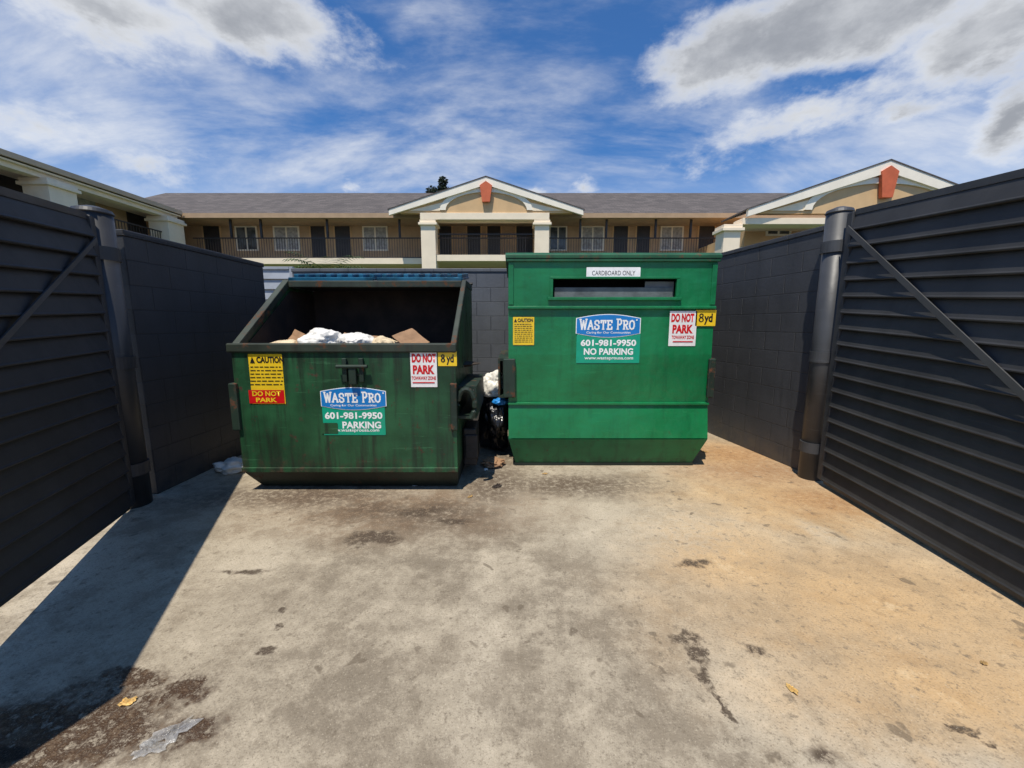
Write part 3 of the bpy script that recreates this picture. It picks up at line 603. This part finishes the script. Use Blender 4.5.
def gable(root,cx,hw,zb,zp,yf,yb,shw=.3,shh=.9,arch=.62,bw=.36,ringw=.28):
    part('gable_wall',M_tan2,root,lambda bm:prism_y(bm,[(cx-hw+.5,zb),(cx+hw-.5,zb),(cx+hw-.5,zb+.02),(cx,zp-.25),(cx-hw+.5,zb+.02)],yf,yf+.25))
    for s in (-1,1):
        part('rake_board',M_wtrim,root,lambda bm:prism_y(bm,[(cx+s*hw,zb-.14),(cx+s*hw,zb+.14),(cx,zp+.0),(cx,zp-bw)],yf-.16,yf-.005))
        part('gable_roof',M_roof,root,lambda bm:prism_y(bm,[(cx+s*(hw+.06),zb+.10),(cx+s*(hw+.06),zb+.15),(cx,zp+.05),(cx,zp+.003)],yf-.18,yb))
    ar=hw*arch; ah=(zp-zb)*.52
    def ring(bm):
        o=[(cx+(ar+ringw)*math.cos(R(a)),zb+.12+(ah+ringw*.7)*math.sin(R(a))) for a in range(0,181,9)]
        i=[(cx+ar*math.cos(R(a)),zb+.12+ah*math.sin(R(a))) for a in range(180,-1,-9)]
        vs=[[bm.verts.new((x,y,z)) for x,z in o+i] for y in (yf-.07,yf-.004)]
        n=len(o)
        for k in range(n-1):
            j=2*n-1-k
            bm.faces.new((vs[0][k],vs[0][k+1],vs[0][j-1],vs[0][j])); bm.faces.new((vs[0][j],vs[0][j-1],vs[1][j-1],vs[1][j])); bm.faces.new((vs[0][k],vs[1][k],vs[1][k+1],vs[0][k+1]))
    part('arch_trim',M_wtrim,root,ring)
    part('spandrel_panel',M_cream,root,lambda bm:prism_y(bm,[(cx-hw+.9,zb+.1),(cx-ar-ringw-.02,zb+.1),(cx-ar*.75-ringw,zb+.1+ah*.55)],yf-.03,yf-.004))
    part('spandrel_panel',M_cream,root,lambda bm:prism_y(bm,[(cx+hw-.9,zb+.1),(cx+ar+ringw+.02,zb+.1),(cx+ar*.75+ringw,zb+.1+ah*.55)],yf-.03,yf-.004))
    zt=zp-.30; part('shield_panel',M_terra,root,lambda bm:prism_y(bm,[(cx-shw,zt-.1),(cx,zt+.1),(cx+shw,zt-.1),(cx+shw*.62,zt-shh),(cx-shw*.62,zt-shh)],yf-.22,yf-.071))
cY=20.8
pk=P(486,178,cY); lb=P(387,213,cY); rb=P(580,213,cY)
cx=pk.x; hw=(rb.x-lb.x)/2
gable(B,cx,hw,lb.z,pk.z,cY,25.5,.30,.85,.42)
x0=Px(421,240,cY); x1=Px(549,240,cY)
part('beam',M_cream,B,lambda bm:box(bm,x0,x1,cY-.05,cY+.7,lb.z-.32,lb.z-.002,.01))
for u in (429.5,541.5):
    x=Px(u,240,cY+.3); part('column',M_cream,B,lambda bm:column(bm,x,cY+.35,GZ,lb.z-.322))
part('porch_slab',M_cream,B,lambda bm:box(bm,x0+.1,x1-.1,cY+.1,YF-.11,zs,zf))
part('porch_railing',M_rail,B,lambda bm:([box(bm,x0+.9+i*.135,x0+.9+i*.135+.018,cY+.24,cY+.262,zf+.04,zf+1.0) for i in range(int((x1-x0-1.8)/.135))],box(bm,x0+.8,x1-.8,cY+.22,cY+.28,zf+1.0,zf+1.05)))
part('porch_ceiling',M_soff,B,lambda bm:box(bm,x0+.1,x1-.1,cY+.72,21.5,lb.z-.3,lb.z-.24))
W2=thing('motel_wing','right hand motel wing with large white trimmed gable rising above the right wall','building',(14,18,0))
rY=16.5; pk=P(887,162,rY); lb=P(746,213.5,rY); hw=pk.x-lb.x
gable(W2,pk.x,hw,lb.z,pk.z,rY,18.3,.33,1.05,.52,.42,.3)
zb=lb.z
part('beam',M_cream,W2,lambda bm:box(bm,lb.x-.1,pk.x+hw,rY+.0,rY+.7,zb-.4,zb-.16,.01))
for x in (Px(733,230,rY),pk.x+hw-.5): part('column',M_cream,W2,lambda bm:column(bm,x,rY+.36,GZ,zb-.402,.33))
part('wall',M_tan2,W2,lambda bm:box(bm,Px(745,230,18.6),pk.x+hw+6,18.6,23.3,GZ,zb-.15))
part('ceiling',M_cream,W2,lambda bm:box(bm,lb.x+.2,pk.x+hw-.2,rY+.71,18.59,zb-.2,zb-.16))
part('balcony_slab',M_cream,W2,lambda bm:box(bm,lb.x+.2,pk.x+hw,rY+.8,18.59,zs-.3,zs))
window(765,790,0,18.6,W2,222,236); window(800,822,0,18.6,W2,222,236)
part('side_roof',M_roof,W2,lambda bm:prism_x(bm,[(17.4,zb),(22,zb+1.2),(22,zb+1.1),(17.4,zb-.1)],pk.x+hw*.6,pk.x+hw+14))
W3=thing('motel_wing','left hand motel wing whose long tan eave runs toward the camera','building',(-20,15,0))
ex=-16.9; ez=ze+.02
part('roof',M_roof,W3,lambda bm:prism_y(bm,[(ex-.02,ez+.05),(ex-5.5,ez+1.75),(ex-11,ez+.05),(ex-11,ez-.04),(ex-5.5,ez+1.63),(ex-.02,ez-.04)],6,25))
part('fascia',M_eave,W3,lambda bm:box(bm,ex-.0,ex+.09,6,21.45,ez-.10,ez+.09))
part('soffit',M_cream,W3,lambda bm:box(bm,ex-1.85,ex-.01,6,21.45,ez-.2,ez-.14))
part('beam',M_cream,W3,lambda bm:box(bm,ex-.55,ex-.15,6,21.4,ez-.38,ez-.205))
for y in (10.4,15.9,21.0): part('column',M_cream,W3,lambda bm:column(bm,ex-.42,y,GZ,ez-.382,.48))
part('wall',M_tan,W3,lambda bm:box(bm,ex-9,ex-1.9,6,23.3,GZ,ez-.1))
part('balcony_slab',M_cream,W3,lambda bm:box(bm,ex-1.88,ex-.1,6,21.8,zs,zf))
part('railing',M_rail,W3,lambda bm:([box(bm,ex-.32,ex-.298,6+i*.14,6+i*.14+.022,zf+.04,zf+1.0) for i in range(112)],box(bm,ex-.34,ex-.28,6,21.8,zf+1.0,zf+1.05)))
for i,y in enumerate((8,10.5,13,15.5,18,20.5)):
    part('door' if i%2 else 'window',M_door if i%2 else M_curt,W3,lambda bm:box(bm,ex-1.898,ex-1.86,y,y+1.0,zf if i%2 else zf+.7,zf+2.05))
# ---------------------------------------------------------------- vegetation
M_leafg=simple('dark_leaves',(.030,.045,.022),.7,.5,3)
M_palmg=simple('palm_green',(.07,.13,.035),.55,.35,4)
M_bark=simple('bark',(.10,.07,.05),.9,.3,5,.5)
tr=thing('tree','dark slim treetop poking above the motel roof left of the central gable','tree',(Px(438,185,31),31,1.9))
top=Pz(175,31)-1.9
bm=bmesh.new(); tube(bm,[(0,0,0),(.1,0,top*.5),(.3,0,top*.93)],[.22,.16,.05],8); finish(bm,'trunk',M_bark,tr)
bm=bmesh.new(); random.seed(9)
cl=[(.38,0,-.45,.36),(.35,.1,-.95,.42),(-.45,0,-1.25,.5),(-.1,0,-1.7,.8),(.5,0,-1.8,.7),(-.8,0,-1.8,.55),(0,0,-2.6,1.2)]
for (ax,ay,az_,ar) in cl:
    for i in range(int(900*ar)):
        while True:
            q_=Vector((random.uniform(-1,1),random.uniform(-1,1),random.uniform(-1,1)))
            if q_.length<1: break
        c=Vector((ax,ay,top+az_))+q_*ar; q=Matrix.Rotation(random.random()*6.28,3,'Z')@Matrix.Rotation(random.random()*3,3,'X')
        s=.10; bm.faces.new([bm.verts.new(c+q@Vector(p)) for p in ((-s,0,0),(0,-s*.5,0),(s,0,0),(0,s*.5,0))])
finish(bm,'crown',M_leafg,tr)
pt=P(325,252,8.6)
pa=thing('palm_tree','small green palm whose frond tips show above the back wall','palm',(pt.x,8.6,0))
bm=bmesh.new(); tube(bm,[(0,0,0),(.03,0,1.0),(0,0,pt.z-.45)],[.12,.09,.08],10); finish(bm,'trunk',M_bark,pa)
bm=bmesh.new()
for i in range(26):
    a=i*2.4; L=random.uniform(.6,.9); up=random.uniform(.5,1.3)
    for k in range(14):
        s=k/13; p=Vector((math.cos(a)*L*s,math.sin(a)*L*s,pt.z-.5+up*s*.75-.55*s*s)); dd=Vector((-math.sin(a),math.cos(a),0))
        for sg in (-1,1):
            wl=.22*math.sin(math.pi*min(1,s*.9+.1)); tip=p+dd*sg*wl+Vector((math.cos(a)*.08,math.sin(a)*.08,-.04)); bm.faces.new([bm.verts.new(x) for x in (p,p+Vector((math.cos(a)*.03,math.sin(a)*.03,0)),tip)])
finish(bm,'crown',M_palmg,pa)
bm=bmesh.new(); a=P(940,193,34); b_=P(1060,160,26)
tube(bm,[a.lerp(b_,k/12)+Vector((0,0,-.5*math.sin(math.pi*k/12))) for k in range(13)],.025,6)
tag(finish(bm,'overhead_wire',M_rail),'thin black overhead wire crossing the sky above the right gate','wire')
# ---------------------------------------------------------------- light, sky
sd=Vector((-.33,-.82,2.2)).normalized()
el=math.asin(sd.z); rot=math.atan2(sd.x,sd.y)
L=bpy.data.lights.new('sun','SUN'); L.energy=5.0; L.angle=R(.5); L.color=(1,.93,.81)
so=bpy.data.objects.new('sun',L); C.objects.link(so); so.rotation_euler=sd.to_track_quat('Z','Y').to_euler(); so.location=(0,0,20)
wd=bpy.data.worlds.new('World'); S.world=wd; wd.use_nodes=True; wd.node_tree.nodes.clear(); N=NT(wd.node_tree)
sky=N.n('ShaderNodeTexSky',sky_type='NISHITA'); sky.sun_disc=False; sky.sun_elevation=el; sky.sun_rotation=rot; sky.air_density=1.0; sky.dust_density=.6; sky.ozone_density=2.0
d=N.n('ShaderNodeTexCoord').outputs['Generated']; s=N.n('ShaderNodeSeparateXYZ',{0:d}); X,Y_,Z_=s.outputs
az=N.m('ARCTAN2',X,Y_); elv=N.m('ARCSINE',Z_)
zz=N.m('ADD',N.m('MAXIMUM',Z_,0),.35)
pl=N.n('ShaderNodeCombineXYZ',{0:N.m('DIVIDE',X,zz),1:N.m('DIVIDE',Y_,zz),2:0.0}).outputs[0]
dn=N.scale(d,(1,1,1.9))
fbc=N.noise(dn,3.6,8,.62,0,True); fb=N.n('ShaderNodeSeparateXYZ',{0:fbc}).outputs
azw=N.m('ADD',az,N.m('MULTIPLY',N.m('SUBTRACT',fb[1],.5),.22)); elw=N.m('ADD',elv,N.m('MULTIPLY',N.m('SUBTRACT',fb[2],.5),.14))
def blob(u,v,ru,rv,wt=1.0):
    def ae(u,v): x,y,z=ray(u,v); l=math.sqrt(x*x+y*y+z*z); return math.atan2(x,y),math.asin(z/l)
    a0,e0=ae(u,v); ra=abs(ae(u+ru,v)[0]-ae(u-ru,v)[0])/2; re=abs(ae(u,v+rv)[1]-ae(u,v-rv)[1])/2
    p=N.m('POWER',N.m('DIVIDE',N.m('SUBTRACT',azw,a0),ra),2.0); q=N.m('POWER',N.m('DIVIDE',N.m('SUBTRACT',elw,e0),re),2.0)
    return N.mr(N.m('SQRT',N.m('ADD',p,q)),2.0,.0,0,wt,False)
def mx(l):
    r=l[0]
    for x in l[1:]: r=N.m('MAXIMUM',r,x)
    return r
thick=mx([blob(245,24,120,40,1.3),blob(80,8,170,40,1.2),blob(50,130,90,36,.9),blob(150,165,60,22,.95),blob(715,62,74,50,1.25),blob(860,22,190,44,1.35),blob(1010,25,110,50,1.3),blob(1022,108,50,58,1.3),blob(800,124,130,24,1.1),blob(900,108,90,18,1.0),blob(585,186,20,10,.9),blob(548,188,14,7,.9),blob(345,189,20,7,.8)])
thin=mx([blob(110,110,200,80),blob(330,150,190,40),blob(640,155,260,40),blob(900,150,190,50),blob(230,80,140,50),blob(410,12,50,26)])
val=N.m('ADD',N.m('MULTIPLY',N.m('SUBTRACT',fb[0],.5),2.1),thick)
a1=N.mr(val,.48,1.0)
stv=N.n('ShaderNodeMapping',{'Vector':pl,'Rotation':(0,0,R(-25)),'Scale':(1.0,2.2,1)}).outputs[0]
wisp=N.noise(stv,1.5,8,.62,.25)
a2=N.m('MULTIPLY',N.mr(N.m('ADD',wisp,N.m('MULTIPLY',thin,.24)),.50,.92),.85)
hz=N.mr(elv,.38,.02,0,.62)
inv=N.m('MULTIPLY',N.m('SUBTRACT',1.0,N.m('MULTIPLY',a1,.97)),N.m('MULTIPLY',N.m('SUBTRACT',1.0,a2),N.m('SUBTRACT',1.0,hz)))
alpha=N.m('SUBTRACT',1.0,inv,clamp=True)
sh=N.m('MULTIPLY',N.mr(val,.68,1.15,0,1),N.mr(fb[2],.34,.58,.5,1.0))
cc=N.mix(N.m('MULTIPLY',sh,.9),(.86,.88,.91),(.29,.31,.35))
bg1=N.n('ShaderNodeBackground',{'Color':N.mix(1.0,sky.outputs[0],(.42,.80,1.2),'MULTIPLY'),'Strength':.115})
bg2=N.n('ShaderNodeBackground',{'Color':cc,'Strength':1.0})
mxs=N.n('ShaderNodeMixShader',{0:alpha,1:bg1.outputs[0],2:bg2.outputs[0]})
ow=N.n('ShaderNodeOutputWorld',{0:mxs.outputs[0]})
wd.cycles.sampling_method='MANUAL'; wd.cycles.sample_map_resolution=512
# ---------------------------------------------------------------- camera
cam=bpy.data.cameras.new('camera'); cam.sensor_width=36; cam.lens=36*F/1024; cam.clip_end=2000; cam.clip_start=.05
co=bpy.data.objects.new('camera',cam); C.objects.link(co); co.location=(0,0,H); co.rotation_euler=(R(90)-PITCH,0,0)
S.camera=co
S.view_settings.view_transform='Standard'; S.view_settings.look='None'; S.view_settings.exposure=0
